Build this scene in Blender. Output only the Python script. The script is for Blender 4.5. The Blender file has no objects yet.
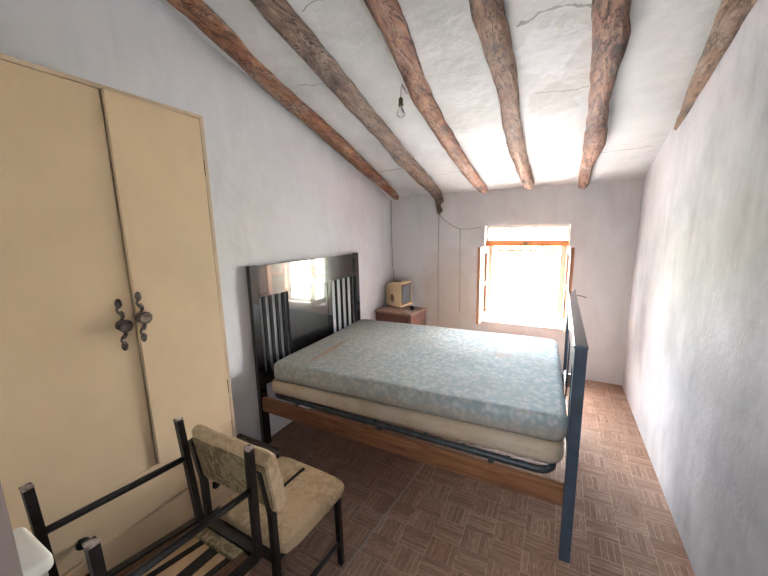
import bpy, bmesh, math, random
from mathutils import Vector, Matrix, noise

C = bpy.context.scene.collection
sc = bpy.context.scene
PI = math.pi
rnd = random.Random(7)

# ---------------------------------------------------------------- camera
cam_d = bpy.data.cameras.new('camera')
cam = bpy.data.objects.new('camera', cam_d)
C.objects.link(cam)
cam_d.sensor_fit = 'HORIZONTAL'
cam_d.sensor_width = 36.0
cam_d.lens = 36.0 * 332.293 / 768.0
cam_d.clip_start = 0.02
R_ = Vector((0.88578296, 0.46359292, -0.02168291))
U_ = Vector((-0.05904438, 0.15891005, 0.98552593))
F_ = Vector((-0.46032848, 0.87168182, -0.16813237))
M = Matrix.Identity(4)
for i in range(3):
    M[i][0] = R_[i]; M[i][1] = U_[i]; M[i][2] = -F_[i]
M[0][3], M[1][3], M[2][3] = 1.91159, -3.83128, 1.56469
cam.matrix_world = M
sc.camera = cam

# ---------------------------------------------------------------- light
sc.view_settings.view_transform = 'Standard'
sc.view_settings.look = 'None'
sc.view_settings.gamma = 1.0
sc.view_settings.use_curve_mapping = False
sc.view_settings.exposure = 2.12

world = bpy.data.worlds.new('world')
sc.world = world
world.use_nodes = True
wn = world.node_tree.nodes
wl = world.node_tree.links
wn.clear()
wo = wn.new('ShaderNodeOutputWorld')
bg = wn.new('ShaderNodeBackground')
sky = wn.new('ShaderNodeTexSky')
sky.sky_type = 'HOSEK_WILKIE'
sky.turbidity = 4.0
sky.ground_albedo = 0.4
sky.sun_direction = Vector((0.75, 0.25, 0.75)).normalized()
mixw = wn.new('ShaderNodeMixRGB')
mixw.inputs[0].default_value = 0.85
mixw.inputs[2].default_value = (0.95, 0.975, 1.0, 1)
wl.new(sky.outputs[0], mixw.inputs[1])
wl.new(mixw.outputs[0], bg.inputs[0])
bg.inputs[1].default_value = 26.0
wl.new(bg.outputs[0], wo.inputs[0])

sun_d = bpy.data.lights.new('sun', 'SUN')
sun_d.energy = 170.0
sun_d.angle = math.radians(0.6)
sun_d.color = (1.0, 0.965, 0.92)
sun = bpy.data.objects.new('sun', sun_d)
C.objects.link(sun)
sun.rotation_euler = Vector((0.72, 0.20, 0.75)).to_track_quat('Z', 'Y').to_euler()
sun.location = (8, 6, 9)

port_d = bpy.data.lights.new('window_portal', 'AREA')
port_d.shape = 'RECTANGLE'
port_d.size = 0.86; port_d.size_y = 1.12
port_d.cycles.is_portal = True
port = bpy.data.objects.new('window_portal', port_d)
C.objects.link(port)
port.location = (1.585, 0.30, 1.055)
port.rotation_euler = (-PI / 2, 0, 0)

hall_d = bpy.data.lights.new('hall_fill', 'AREA')  # unseen fill light added in the hall to brighten the doorway end
hall_d.shape = 'DISK'
hall_d.size = 0.5
hall_d.energy = 7.0
hall_d.color = (0.96, 0.97, 1.0)
hall = bpy.data.objects.new('hall_fill', hall_d)
C.objects.link(hall)
hall.location = (1.75, -4.75, 2.40)
hall.rotation_euler = (math.radians(20), 0, 0)


# ================================================================ helpers
def lin(r, g, b):
    f = lambda c: (c / 255 / 12.92) if c / 255 <= 0.04045 else ((c / 255 + 0.055) / 1.055) ** 2.4
    return (f(r), f(g), f(b), 1.0)


class NT:
    """small wrapper to write shader trees"""
    def __init__(s, name, rough=0.6, spec=0.5, metal=0.0, coat=0.0):
        s.m = bpy.data.materials.new(name)
        s.m.use_nodes = True
        s.n = s.m.node_tree.nodes
        s.l = s.m.node_tree.links
        s.b = s.n['Principled BSDF']
        s.b.inputs['Roughness'].default_value = rough
        s.b.inputs['Specular IOR Level'].default_value = spec
        s.b.inputs['Metallic'].default_value = metal
        s.b.inputs['Coat Weight'].default_value = coat
        s.b.inputs['Coat Roughness'].default_value = 0.03
        s.tc = s.n.new('ShaderNodeTexCoord')

    def put(s, sock, v):
        if isinstance(v, (int, float)):
            sock.default_value = v
        elif isinstance(v, (tuple, list)):
            sock.default_value = v
        else:
            s.l.new(v, sock)

    def coord(s, scale=(1, 1, 1), rot=(0, 0, 0), loc=(0, 0, 0), kind='Object'):
        mp = s.n.new('ShaderNodeMapping')
        s.l.new(s.tc.outputs[kind], mp.inputs[0])
        mp.inputs['Scale'].default_value = scale
        mp.inputs['Rotation'].default_value = rot
        mp.inputs['Location'].default_value = loc
        return mp.outputs[0]

    def noise(s, vec, scale=5, detail=4, rough=0.5, dist=0.0, out='Fac'):
        t = s.n.new('ShaderNodeTexNoise')
        s.l.new(vec, t.inputs['Vector'])
        t.inputs['Scale'].default_value = scale
        t.inputs['Detail'].default_value = detail
        t.inputs['Roughness'].default_value = rough
        t.inputs['Distortion'].default_value = dist
        return t.outputs[out]

    def voro(s, vec, scale=5, feature='F1', out='Distance', rand=1.0):
        t = s.n.new('ShaderNodeTexVoronoi')
        t.feature = feature
        s.l.new(vec, t.inputs['Vector'])
        t.inputs['Scale'].default_value = scale
        t.inputs['Randomness'].default_value = rand
        return t.outputs[out]

    def white(s, vec, out='Value'):
        t = s.n.new('ShaderNodeTexWhiteNoise')
        t.noise_dimensions = '3D'
        s.l.new(vec, t.inputs['Vector'])
        return t.outputs[out]

    def ramp(s, fac, stops, interp='LINEAR'):
        t = s.n.new('ShaderNodeValToRGB')
        s.put(t.inputs[0], fac)
        cr = t.color_ramp
        cr.interpolation = interp
        while len(cr.elements) < len(stops):
            cr.elements.new(0.5)
        for e, (p, c) in zip(cr.elements, stops):
            e.position = p
            e.color = c if isinstance(c, tuple) else (c, c, c, 1)
        return t.outputs[0]

    def mix(s, fac, a, b, mode='MIX'):
        t = s.n.new('ShaderNodeMixRGB')
        t.blend_type = mode
        s.put(t.inputs[0], fac); s.put(t.inputs[1], a); s.put(t.inputs[2], b)
        return t.outputs[0]

    def math(s, op, a, b=0.0, c=0.0):
        t = s.n.new('ShaderNodeMath')
        t.operation = op
        s.put(t.inputs[0], a); s.put(t.inputs[1], b); s.put(t.inputs[2], c)
        return t.outputs[0]

    def sep(s, vec):
        t = s.n.new('ShaderNodeSeparateXYZ')
        s.l.new(vec, t.inputs[0])
        return t.outputs

    def comb(s, x, y, z):
        t = s.n.new('ShaderNodeCombineXYZ')
        s.put(t.inputs[0], x); s.put(t.inputs[1], y); s.put(t.inputs[2], z)
        return t.outputs[0]

    def color(s, v): s.put(s.b.inputs['Base Color'], v); return s
    def rough(s, v): s.put(s.b.inputs['Roughness'], v); return s

    def bump(s, h, strength=0.3, dist=0.01):
        t = s.n.new('ShaderNodeBump')
        t.inputs['Strength'].default_value = strength
        t.inputs['Distance'].default_value = dist
        s.put(t.inputs['Height'], h)
        s.l.new(t.outputs[0], s.b.inputs['Normal'])
        return s


class MB:
    """collects geometry of ONE mesh"""
    def __init__(s): s.bm = bmesh.new()

    def box(s, x0, x1, y0, y1, z0, z1, bev=0.0, seg=2, mat=None):
        b = bmesh.new()
        bmesh.ops.create_cube(b, size=1)
        for v in b.verts:
            v.co = Vector(((x0 + x1) / 2 + v.co.x * (x1 - x0), (y0 + y1) / 2 + v.co.y * (y1 - y0),
                           (z0 + z1) / 2 + v.co.z * (z1 - z0)))
        if bev:
            bmesh.ops.bevel(b, geom=b.edges[:], offset=bev, segments=seg, profile=0.5, affect='EDGES')
        if mat:
            bmesh.ops.transform(b, matrix=mat, verts=b.verts)
        s.merge(b)
        return s

    def merge(s, b):
        me = bpy.data.meshes.new('tmp')
        b.to_mesh(me); b.free()
        s.bm.from_mesh(me)
        bpy.data.meshes.remove(me)

    def sweep(s, pts, rad, n=8, square=False, closed=False, up=None):
        P = [Vector(p) for p in pts]
        m = len(P)
        R = rad if isinstance(rad, (list, tuple)) else [rad] * m
        rings = []
        prev = None
        for i, p in enumerate(P):
            if closed:
                t = (P[(i + 1) % m] - P[i - 1]).normalized()
            else:
                a = (P[i] - P[i - 1]).normalized() if i else None
                b = (P[i + 1] - P[i]).normalized() if i < m - 1 else None
                t = ((a or b) + (b or a)).normalized()
            if prev is None:
                ref = Vector(up) if up else (Vector((0, 0, 1)) if abs(t.z) < 0.9 else Vector((1, 0, 0)))
                u = (ref - t * ref.dot(t)).normalized()
            else:
                u = (prev - t * prev.dot(t)).normalized()
            prev = u
            w = t.cross(u)
            ring = []
            k = 4 if square else n
            for j in range(k):
                an = 2 * PI * j / k + (PI / 4 if square else 0)
                r = R[i] * (1.41421 if square else 1)
                ring.append(s.bm.verts.new(p + (u * math.cos(an) + w * math.sin(an)) * r))
            rings.append(ring)
        k = len(rings[0])
        rng = range(m) if closed else range(m - 1)
        for i in rng:
            A, B = rings[i], rings[(i + 1) % m]
            for j in range(k):
                s.bm.faces.new((A[j], A[(j + 1) % k], B[(j + 1) % k], B[j]))
        if not closed:
            s.bm.faces.new(rings[0][::-1])
            s.bm.faces.new(rings[-1])
        return s

    def lathe(s, prof, center=(0, 0, 0), n=20, mat=None):
        b = bmesh.new()
        rings = []
        for r, z in prof:
            if r < 1e-6:
                rings.append([b.verts.new((0, 0, z))])
            else:
                rings.append([b.verts.new((r * math.cos(2 * PI * j / n), r * math.sin(2 * PI * j / n), z)) for j in range(n)])
        for A, B in zip(rings, rings[1:]):
            for j in range(n):
                q = [A[j % len(A)], A[(j + 1) % len(A)], B[(j + 1) % len(B)], B[j % len(B)]]
                u = []
                for v in q:
                    if v not in u: u.append(v)
                if len(u) > 2:
                    b.faces.new(u)
        if mat:
            bmesh.ops.transform(b, matrix=mat, verts=b.verts)
        bmesh.ops.translate(b, vec=center, verts=b.verts)
        s.merge(b)
        return s

    def build(s, name, mat, parent=None, smooth=False, auto=False):
        bmesh.ops.recalc_face_normals(s.bm, faces=s.bm.faces)
        me = bpy.data.meshes.new(name)
        s.bm.to_mesh(me); s.bm.free()
        me.materials.append(mat)
        if smooth or auto:
            for p in me.polygons: p.use_smooth = True
        if auto:
            try: me.set_sharp_from_angle(angle=math.radians(40))
            except Exception: pass
        o = bpy.data.objects.new(name, me)
        C.objects.link(o)
        if parent: o.parent = parent
        return o


def tag(o, label=None, cat=None, group=None, kind=None):
    if label: o['label'] = label
    if cat: o['category'] = cat
    if group: o['group'] = group
    if kind: o['kind'] = kind
    return o


def empty(name, loc=(0, 0, 0), rot=(0, 0, 0)):
    o = bpy.data.objects.new(name, None)
    o.empty_display_size = 0.1
    C.objects.link(o)
    o.location = loc; o.rotation_euler = rot
    return o


def Rx(a): return Matrix.Rotation(a, 4, 'X')
def Ry(a): return Matrix.Rotation(a, 4, 'Y')
def Rz(a): return Matrix.Rotation(a, 4, 'Z')
def T(*v): return Matrix.Translation(Vector(v))


# ================================================================ materials
def mat_wall(name, base, dark, streak=0.3, mott=0.5, seed=0.0):
    t = NT(name, rough=0.75, spec=0.25)
    c = t.coord(loc=(seed, seed * 2, 0))
    big = t.noise(c, 1.1, 5, 0.6)
    c2 = t.coord(scale=(1, 1, 0.35), rot=(0.3, 0.2, 0.1), loc=(seed, 0, 3))
    st = t.noise(c2, 7, 6, 0.65, 0.6)
    f = t.math('ADD', t.math('MULTIPLY', big, mott), t.math('MULTIPLY', st, streak))
    f = t.math('DIVIDE', f, mott + streak)
    t.color(t.ramp(f, [(0.34, dark), (0.56, base)]))
    fine = t.noise(c, 55, 4, 0.6)
    med = t.noise(c, 6, 4, 0.55)
    t.bump(t.math('ADD', t.math('MULTIPLY', med, 1.6), t.math('MULTIPLY', fine, 0.25)), 0.45, 0.012)
    return t.m


M_wall = mat_wall('white_plaster', lin(230, 231, 236), lin(216, 217, 223))
M_wall_back = mat_wall('white_plaster_back', lin(232, 230, 232), lin(216, 213, 214), seed=4)
M_wall_right = mat_wall('mottled_plaster', lin(216, 217, 221), lin(172, 174, 180), 0.35, 0.9, seed=9)


def stain_back(m):
    nt = m.node_tree
    b = nt.nodes['Principled BSDF']
    src = b.inputs['Base Color'].links[0].from_socket
    tc = nt.nodes.new('ShaderNodeTexCoord'); sp = nt.nodes.new('ShaderNodeSeparateXYZ')
    nt.links.new(tc.outputs['Object'], sp.inputs[0])
    def mth(op, a, c):
        q = nt.nodes.new('ShaderNodeMath'); q.operation = op
        for i, v in enumerate((a, c)):
            if isinstance(v, (int, float)): q.inputs[i].default_value = v
            else: nt.links.new(v, q.inputs[i])
        return q.outputs[0]
    no = nt.nodes.new('ShaderNodeTexNoise'); no.inputs['Scale'].default_value = 3.5; no.inputs['Detail'].default_value = 5
    nt.links.new(tc.outputs['Object'], no.inputs['Vector'])
    dx = mth('DIVIDE', mth('SUBTRACT', sp.outputs[0], 0.78), 0.42)
    dz = mth('DIVIDE', mth('SUBTRACT', sp.outputs[2], 0.75), 0.62)
    d = mth('ADD', mth('MULTIPLY', dx, dx), mth('MULTIPLY', dz, dz))
    d = mth('ADD', d, mth('MULTIPLY', mth('SUBTRACT', no.outputs['Fac'], 0.5), 2.2))
    r = nt.nodes.new('ShaderNodeValToRGB'); nt.links.new(d, r.inputs[0])
    r.color_ramp.elements[0].position = 0.35; r.color_ramp.elements[0].color = (0.45, 0.45, 0.45, 1)
    r.color_ramp.elements[1].position = 1.1 if False else 1.0; r.color_ramp.elements[1].color = (0, 0, 0, 1)
    mx = nt.nodes.new('ShaderNodeMixRGB')
    nt.links.new(r.outputs[0], mx.inputs[0]); nt.links.new(src, mx.inputs[1]); mx.inputs[2].default_value = lin(206, 182, 162)
    nt.links.new(mx.outputs[0], b.inputs['Base Color'])


stain_back(M_wall_back)


def mat_ceiling():
    t = NT('ceiling_plaster', rough=0.6, spec=0.3)
    c = t.coord()
    x, y, z = t.sep(c)
    base = t.ramp(t.noise(c, 2.2, 5, 0.6), [(0.3, lin(205, 207, 208)), (0.6, lin(226, 227, 228))])
    # bare grey patches between the beams
    wob = t.noise(c, 9, 5, 0.65)
    def blob(cx, cy, rx, ry, amp=0.9):
        dx = t.math('DIVIDE', t.math('SUBTRACT', x, cx), rx)
        dy = t.math('DIVIDE', t.math('SUBTRACT', y, cy), ry)
        d = t.math('SQRT', t.math('ADD', t.math('MULTIPLY', dx, dx), t.math('MULTIPLY', dy, dy)))
        d = t.math('ADD', d, t.math('MULTIPLY', t.math('SUBTRACT', wob, 0.5), amp * 2))
        return t.ramp(d, [(0.82, 1.0), (0.98, 0.0)])
    col = t.mix(t.math('MULTIPLY', blob(1.82, -1.28, 0.17, 0.16), 0.55), base, lin(194, 194, 194))
    col = t.mix(t.math('MULTIPLY', blob(1.80, -1.70, 0.20, 0.17), 0.75), col, lin(236, 240, 246))
    col = t.mix(t.math('MULTIPLY', blob(1.32, -2.25, 0.16, 0.30), 0.3), col, lin(188, 190, 192))
    col = t.mix(t.math('MULTIPLY', blob(0.85, -2.35, 0.15, 0.32), 0.3), col, lin(192, 193, 194))
    # cracks running across
    def crack(y0, slope, xa, xb, w, amp, sc_):
        n1 = t.noise(c, sc_, 4, 0.6)
        yy = t.math('ADD', t.math('MULTIPLY', x, slope), y0)
        yy = t.math('ADD', yy, t.math('MULTIPLY', t.math('SUBTRACT', n1, 0.5), amp))
        d = t.math('ABSOLUTE', t.math('SUBTRACT', y, yy))
        m_ = t.math('LESS_THAN', d, w)
        m_ = t.math('MULTIPLY', m_, t.math('GREATER_THAN', x, xa))
        return t.math('MULTIPLY', m_, t.math('LESS_THAN', x, xb))
    for a in ((-2.25, 0.2, 1.66, 2.02, 0.008, 0.25, 3.0), (-1.69, 0.17, 1.72, 2.04, 0.004, 0.12, 4.0),
              (-1.95, 0.15, 0.26, 0.55, 0.003, 0.12, 5.0), (-0.68, 0.05, 0.22, 0.62, 0.008, 0.10, 5.0),
              (-0.52, 0.05, 0.66, 1.06, 0.003, 0.10, 5.0), (-0.60, 0.02, 2.1, 2.5, 0.004, 0.12, 5.0),
              (-2.15, -0.25, 0.68, 1.02, 0.004, 0.2, 4.0)):
        col = t.mix(t.math('MULTIPLY', crack(*a), 0.6), col, lin(120, 112, 108))
    t.color(col)
    lump = t.noise(c, 3.0, 4, 0.5)
    fine = t.noise(c, 40, 4, 0.6)
    t.bump(t.math('ADD', t.math('MULTIPLY', lump, 3.0), t.math('MULTIPLY', fine, 0.15)), 0.6, 0.02)
    return t.m


M_ceil = mat_ceiling()


def mat_floor():
    t = NT('mosaic_parquet', rough=0.42, spec=0.4)
    CX, CY = 0.142, 0.121
    c = t.coord(loc=(-0.135, -0.01, 0))
    x, y, z = t.sep(c)
    u = t.math('DIVIDE', x, CX); v = t.math('DIVIDE', y, CY)
    iu = t.math('FLOOR', u); iv = t.math('FLOOR', v)
    fu = t.math('SUBTRACT', u, iu); fv = t.math('SUBTRACT', v, iv)
    par = t.math('MODULO', t.math('ABSOLUTE', t.math('ADD', iu, iv)), 2.0)     # 0 or 1
    def lerp(a, b): return t.math('ADD', t.math('MULTIPLY', a, t.math('SUBTRACT', 1.0, par)), t.math('MULTIPLY', b, par))
    across = lerp(fu, fv)
    along = lerp(v, u)
    k = t.math('FLOOR', t.math('MULTIPLY', across, 5.0))
    fk = t.math('SUBTRACT', t.math('MULTIPLY', across, 5.0), k)
    idv = t.comb(iu, iv, k)
    rv = t.white(idv)
    blk = t.white(t.comb(iu, iv, 3.3))
    gr = t.noise(t.comb(t.math('MULTIPLY', across, 9.0), t.math('MULTIPLY', along, 1.6), t.math('ADD', rv, t.math('MULTIPLY', blk, 7.0))), 2.2, 4, 0.6, 0.5)
    f = t.math('ADD', t.math('MULTIPLY', rv, 0.2), t.math('MULTIPLY', gr, 0.8))
    col = t.ramp(f, [(0.25, lin(112, 82, 66)), (0.48, lin(140, 107, 89)), (0.62, lin(158, 127, 108)), (0.8, lin(190, 163, 146))])
    # joints printed in the pattern
    e1 = t.math('MINIMUM', fk, t.math('SUBTRACT', 1.0, fk))
    j = t.math('LESS_THAN', e1, 0.07)
    eu = t.math('MINIMUM', fu, t.math('SUBTRACT', 1.0, fu)); ev = t.math('MINIMUM', fv, t.math('SUBTRACT', 1.0, fv))
    j2 = t.math('LESS_THAN', t.math('MINIMUM', eu, ev), 0.02)
    jj = t.math('MAXIMUM', j, j2)
    pale = t.math('GREATER_THAN', t.white(t.comb(k, iu, iv)), 0.35)
    col = t.mix(t.math('MULTIPLY', jj, 0.42), col, t.mix(pale, lin(86, 62, 50), lin(206, 184, 166)))
    dirt = t.noise(t.coord(), 2.3, 5, 0.6)
    col = t.mix(t.ramp(dirt, [(0.42, 0.0), (0.7, 0.3)]), col, lin(150, 132, 120))
    # seam of the two sheets of vinyl and the browner left sheet, shade partly painted in
    X, Y, Z = t.sep(t.coord())
    sx = t.math('ADD', t.math('MULTIPLY', Y, 0.086), 1.345)
    sx = t.math('ADD', sx, t.math('MULTIPLY', t.math('SUBTRACT', t.noise(t.coord(), 14, 3), 0.5), 0.02))
    left = t.math('LESS_THAN', X, sx)
    col = t.mix(t.math('MULTIPLY', left, 0.5), col, t.mix(0.5, col, lin(98, 78, 66)))
    d = t.math('ABSOLUTE', t.math('SUBTRACT', X, sx))
    col = t.mix(t.math('MULTIPLY', t.math('LESS_THAN', d, 0.007), 0.65), col, lin(150, 142, 136))
    t.color(col)
    t.rough(t.ramp(dirt, [(0.3, 0.38), (0.7, 0.55)]))
    t.bump(t.math('SUBTRACT', gr, t.math('MULTIPLY', jj, 0.6)), 0.18, 0.002)
    return t.m


M_floor = mat_floor()


def mat_log(name, a, b, d, seed):
    t = NT(name, rough=0.55, spec=0.35)
    c = t.coord(scale=(7, 1.1, 7), rot=(0.29, 0, 0), loc=(seed, seed, seed))
    g = t.noise(c, 2.2, 8, 0.66, 1.8)
    c2 = t.coord(scale=(30, 2.0, 30), rot=(0.29, 0, 0), loc=(seed, seed, seed))
    g2 = t.noise(c2, 1.6, 6, 0.62, 0.6)
    mott = t.noise(t.coord(scale=(4, 2, 4), loc=(seed * 3, 0, 1)), 2.0, 6, 0.7, 0.5)
    f = t.math('ADD', t.math('MULTIPLY', g, 0.4), t.math('ADD', t.math('MULTIPLY', g2, 0.3), t.math('MULTIPLY', mott, 0.3)))
    col = t.ramp(f, [(0.38, d), (0.45, a), (0.55, b), (0.64, tuple(min(1, k * 1.6) for k in b[:3]) + (1,))])
    kn = t.voro(t.coord(scale=(5, 2.4, 5), loc=(seed, 0, 0)), 1.0)
    col = t.mix(t.ramp(kn, [(0.10, 0.9), (0.24, 0.0)]), col, d)
    dust = t.noise(t.coord(scale=(1, 0.6, 1), loc=(seed, 1, 2)), 5.0, 6, 0.75)
    col = t.mix(t.ramp(dust, [(0.53, 0.0), (0.66, 0.6)]), col, lin(176, 156, 144))
    cr = t.noise(t.coord(scale=(11, 0.9, 11), rot=(0.29, 0, 0), loc=(seed, 7, 2)), 2.0, 5, 0.6, 0.8)
    cr = t.math('ABSOLUTE', t.math('SUBTRACT', cr, 0.5))
    crk = t.ramp(cr, [(0.006, 0.85), (0.022, 0.0)])
    col = t.mix(crk, col, tuple(k * 0.6 for k in d[:3]) + (1,))
    t.color(col)
    t.bump(t.math('SUBTRACT', t.math('ADD', g2, t.math('MULTIPLY', g, 1.8)), t.math('MULTIPLY', crk, 0.8)), 0.9, 0.014)
    return t.m


def mat_simple(name, col, rough=0.5, spec=0.5, metal=0, coat=0, var=0.12, vs=6, bump=0.0, bs=60, scale=(1, 1, 1)):
    t = NT(name, rough=rough, spec=spec, metal=metal, coat=coat)
    n = t.noise(t.coord(scale=scale), vs, 5, 0.6)
    lo = tuple(k * (1 - var * 1.5) for k in col[:3]) + (1,)
    hi = tuple(min(1, k * (1 + var)) for k in col[:3]) + (1,)
    t.color(t.ramp(n, [(0.3, lo), (0.7, hi)]))
    if bump:
        t.bump(t.noise(t.coord(scale=scale), bs, 3, 0.6), bump, 0.004)
    return t.m


M_cream = mat_simple('cream_paint', lin(226, 200, 164), 0.45, 0.4, var=0.05, vs=3, bump=0.08, bs=30)
M_cream_edge = mat_simple('pale_cream_edge', lin(212, 188, 162), 0.5, 0.4, var=0.06)
M_gap = mat_simple('dark_gap', lin(60, 48, 38), 0.8, 0.2)
M_bronze = mat_simple('aged_bronze', lin(110, 98, 92), 0.38, 0.5, metal=0.75, var=0.5, vs=60, bump=0.5, bs=120)
M_black_lacquer = mat_simple('black_lacquer', lin(22, 21, 25), 0.16, 0.6, coat=1.0, var=0.3, vs=5)
M_black_satin = mat_simple('black_satin_wood', lin(22, 21, 23), 0.6, 0.15, coat=0.0, var=0.25, vs=8)
M_foot = mat_simple('hazy_footboard_lacquer', lin(54, 74, 92), 0.24, 0.5, coat=0.7, var=0.15, vs=8)  # bluish haze over the dark footboard put into its base colour


def mat_railwood():
    t = NT('brown_rail_wood', rough=0.42, spec=0.4)
    g = t.noise(t.coord(scale=(1.2, 14, 14)), 3, 7, 0.62, 0.6)
    t.color(t.ramp(g, [(0.3, lin(98, 66, 46)), (0.55, lin(144, 100, 70)), (0.75, lin(166, 120, 88))]))
    t.bump(g, 0.15, 0.003)
    return t.m


M_rail = mat_railwood()
M_tube = mat_simple('dark_metal_tube', lin(66, 74, 78), 0.42, 0.5, metal=0.3, var=0.3, vs=20)


def mat_mattress():
    t = NT('blue_floral_ticking', rough=0.85, spec=0.15)
    c = t.coord()
    x, y, z = t.sep(c)
    w = t.noise(c, 14, 3, 0.6, out='Color')
    cw = t.mix(0.06, c, w)
    v = t.voro(cw, 32, out='Distance')
    v2 = t.noise(c, 42, 4, 0.7, 1.5)
    pat = t.math('ADD', t.math('MULTIPLY', v, 0.9), t.math('MULTIPLY', v2, 0.8))
    col = t.ramp(pat, [(0.55, lin(196, 202, 202)), (0.78, lin(170, 186, 192)), (1.0, lin(148, 170, 180))])
    # yellowed towards the head end and on the near flank
    yel = t.noise(t.coord(loc=(3, 1, 0)), 3.2, 4, 0.6)
    side = t.math('SUBTRACT', 0.052, z)                            # lower flank yellower
    side = t.ramp(t.math('ADD', t.math('MULTIPLY', side, 7.0), t.math('MULTIPLY', yel, 0.5)), [(0.20, 0.0), (0.75, 0.8)])
    head = t.ramp(t.math('ADD', t.math('MULTIPLY', x, -0.45), t.math('MULTIPLY', yel, 0.8)), [(0.05, 0.05), (0.65, 0.65)])
    f = t.math('MAXIMUM', side, head)
    col = t.mix(f, col, t.mix(0.3, lin(172, 154, 126), col))
    # two rust stains
    def stain(cx, cy, rx, ry, amp=0.25):
        dx = t.math('DIVIDE', t.math('SUBTRACT', x, cx), rx)
        dy = t.math('DIVIDE', t.math('SUBTRACT', y, cy), ry)
        d = t.math('ADD', t.math('ADD', t.math('MULTIPLY', dx, dx), t.math('MULTIPLY', dy, dy)),
                   t.math('MULTIPLY', t.math('SUBTRACT', yel, 0.5), amp))
        return t.ramp(d, [(0.15, 0.5), (1.0, 0.0)])
    col = t.mix(stain(-0.68, -0.28, 0.035, 0.36), col, lin(170, 128, 80))
    col = t.mix(stain(0.55, 0.10, 0.08, 0.06), col, lin(176, 160, 150))
    t.color(col)
    ch = t.voro(c, 9, feature='SMOOTH_F1')
    t.bump(t.math('ADD', t.math('MULTIPLY', v2, 0.3), t.math('MULTIPLY', ch, 1.2)), 0.25, 0.01)
    return t.m


M_matt = mat_mattress()


def mat_under():
    t = NT('cream_ticking', rough=0.9, spec=0.1)
    c = t.coord()
    n = t.noise(c, 5, 5, 0.65)
    s = t.noise(t.coord(scale=(1, 1, 3)), 9, 4, 0.6)
    t.color(t.ramp(t.math('ADD', t.math('MULTIPLY', n, 0.6), t.math('MULTIPLY', s, 0.4)),
                   [(0.3, lin(178, 158, 130)), (0.5, lin(198, 184, 164)), (0.72, lin(208, 200, 188))]))
    t.bump(n, 0.2, 0.01)
    return t.m


M_under = mat_under()


def mat_brocade(name, a, b, amt=0.8):
    t = NT(name, rough=0.9, spec=0.12)
    c = t.coord()
    w = t.noise(c, 9, 4, 0.65, 2.5)
    w2 = t.noise(c, 34, 4, 0.7, 1.0)
    f = t.math('ADD', t.math('MULTIPLY', w, 0.6), t.math('MULTIPLY', w2, 0.4))
    wear = t.ramp(t.noise(t.coord(loc=(5, 5, 0)), 4.5, 4, 0.6), [(0.45, amt), (0.62, amt * 0.25)])
    col = t.mix(t.math('MULTIPLY', t.ramp(f, [(0.47, 1.0), (0.53, 0.0)]), wear), a, b)
    t.color(col)
    t.bump(w2, 0.4, 0.004)
    return t.m


M_brocade = mat_brocade('beige_brocade', lin(198, 174, 142), lin(140, 122, 92), 0.5)
M_brocade_back = mat_brocade('green_brocade', lin(156, 140, 110), lin(102, 92, 66), 0.85)
M_chair = mat_simple('worn_black_frame', lin(30, 27, 27), 0.36, 0.5, var=0.6, vs=30, bump=0.2, bs=60)


def mat_foot_tip():
    t = NT('worn_leg_tip', rough=0.6)
    t.color(t.ramp(t.noise(t.coord(), 50, 4, 0.7), [(0.35, lin(112, 92, 84)), (0.6, lin(196, 180, 172))]))
    return t.m


M_tip = mat_foot_tip()
M_board = mat_simple('brown_seat_batten', lin(96, 70, 52), 0.7, 0.3, var=0.4, vs=20, scale=(6, 1, 6))
M_hessian = mat_simple('tan_hessian', lin(196, 162, 126), 0.9, 0.1, var=0.15, vs=10, bump=0.3, bs=200)
M_strap = mat_simple('dark_webbing', lin(44, 38, 34), 0.8, 0.2, var=0.3)
M_plank = mat_simple('dusty_plank', lin(112, 102, 96), 0.85, 0.15, var=0.45, vs=16, bump=0.5, bs=30, scale=(1, 3, 3))
M_white_plastic = mat_simple('white_plastic', lin(222, 216, 206), 0.4, 0.4, var=0.04)
M_night = mat_simple('reddish_brown_wood', lin(108, 74, 66), 0.45, 0.4, var=0.2, vs=5, scale=(8, 1, 1))
M_night_top = mat_simple('worn_nightstand_top', lin(160, 130, 116), 0.5, 0.4, var=0.3, vs=9)
M_tv = mat_simple('cream_plastic', lin(228, 204, 164), 0.4, 0.45, var=0.04)
M_tv_dark = mat_simple('brown_grille', lin(126, 104, 84), 0.7, 0.3)
M_screen = mat_simple('grey_screen_glass', lin(112, 118, 128), 0.35, 0.5, coat=0.0, var=0.05)
M_metal = mat_simple('chrome_rod', lin(150, 150, 150), 0.3, 0.5, metal=0.8)
M_orange = mat_simple('orange_varnished_pine', lin(226, 150, 92), 0.35, 0.5, var=0.15, vs=6, scale=(2, 14, 14))
M_brown_stile = mat_simple('brown_varnished_pine', lin(190, 134, 104), 0.4, 0.5, var=0.15, vs=6, scale=(14, 14, 2))
M_paint_white = mat_simple('white_weathered_paint', lin(235, 230, 222), 0.5, 0.4, var=0.05)
M_iron = mat_simple('pale_iron_bar', lin(150, 150, 150), 0.6, 0.4)
M_cord = mat_simple('grey_cord', lin(150, 138, 130), 0.7, 0.3)
M_cord_white = mat_simple('white_cord', lin(205, 198, 188), 0.6, 0.3)
M_brass = mat_simple('dull_brass', lin(134, 124, 92), 0.45, 0.5, metal=0.6, var=0.2)
M_emblem = mat_simple('pink_inlay', lin(206, 160, 138), 0.35, 0.5)
M_dark = mat_simple('black_matt', lin(26, 24, 24), 0.6, 0.3)
M_jamb_cover = mat_simple('taupe_jamb_cover', lin(142, 128, 120), 0.6, 0.3)
M_paper = mat_simple('white_paper', lin(226, 224, 220), 0.8, 0.2)
M_pale_ground = mat_simple('pale_ground', lin(210, 206, 202), 0.95, 0.1, var=0.3, vs=0.4)
M_hill = mat_simple('green_hill', lin(124, 126, 110), 0.95, 0.1, var=0.4, vs=0.25)


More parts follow.
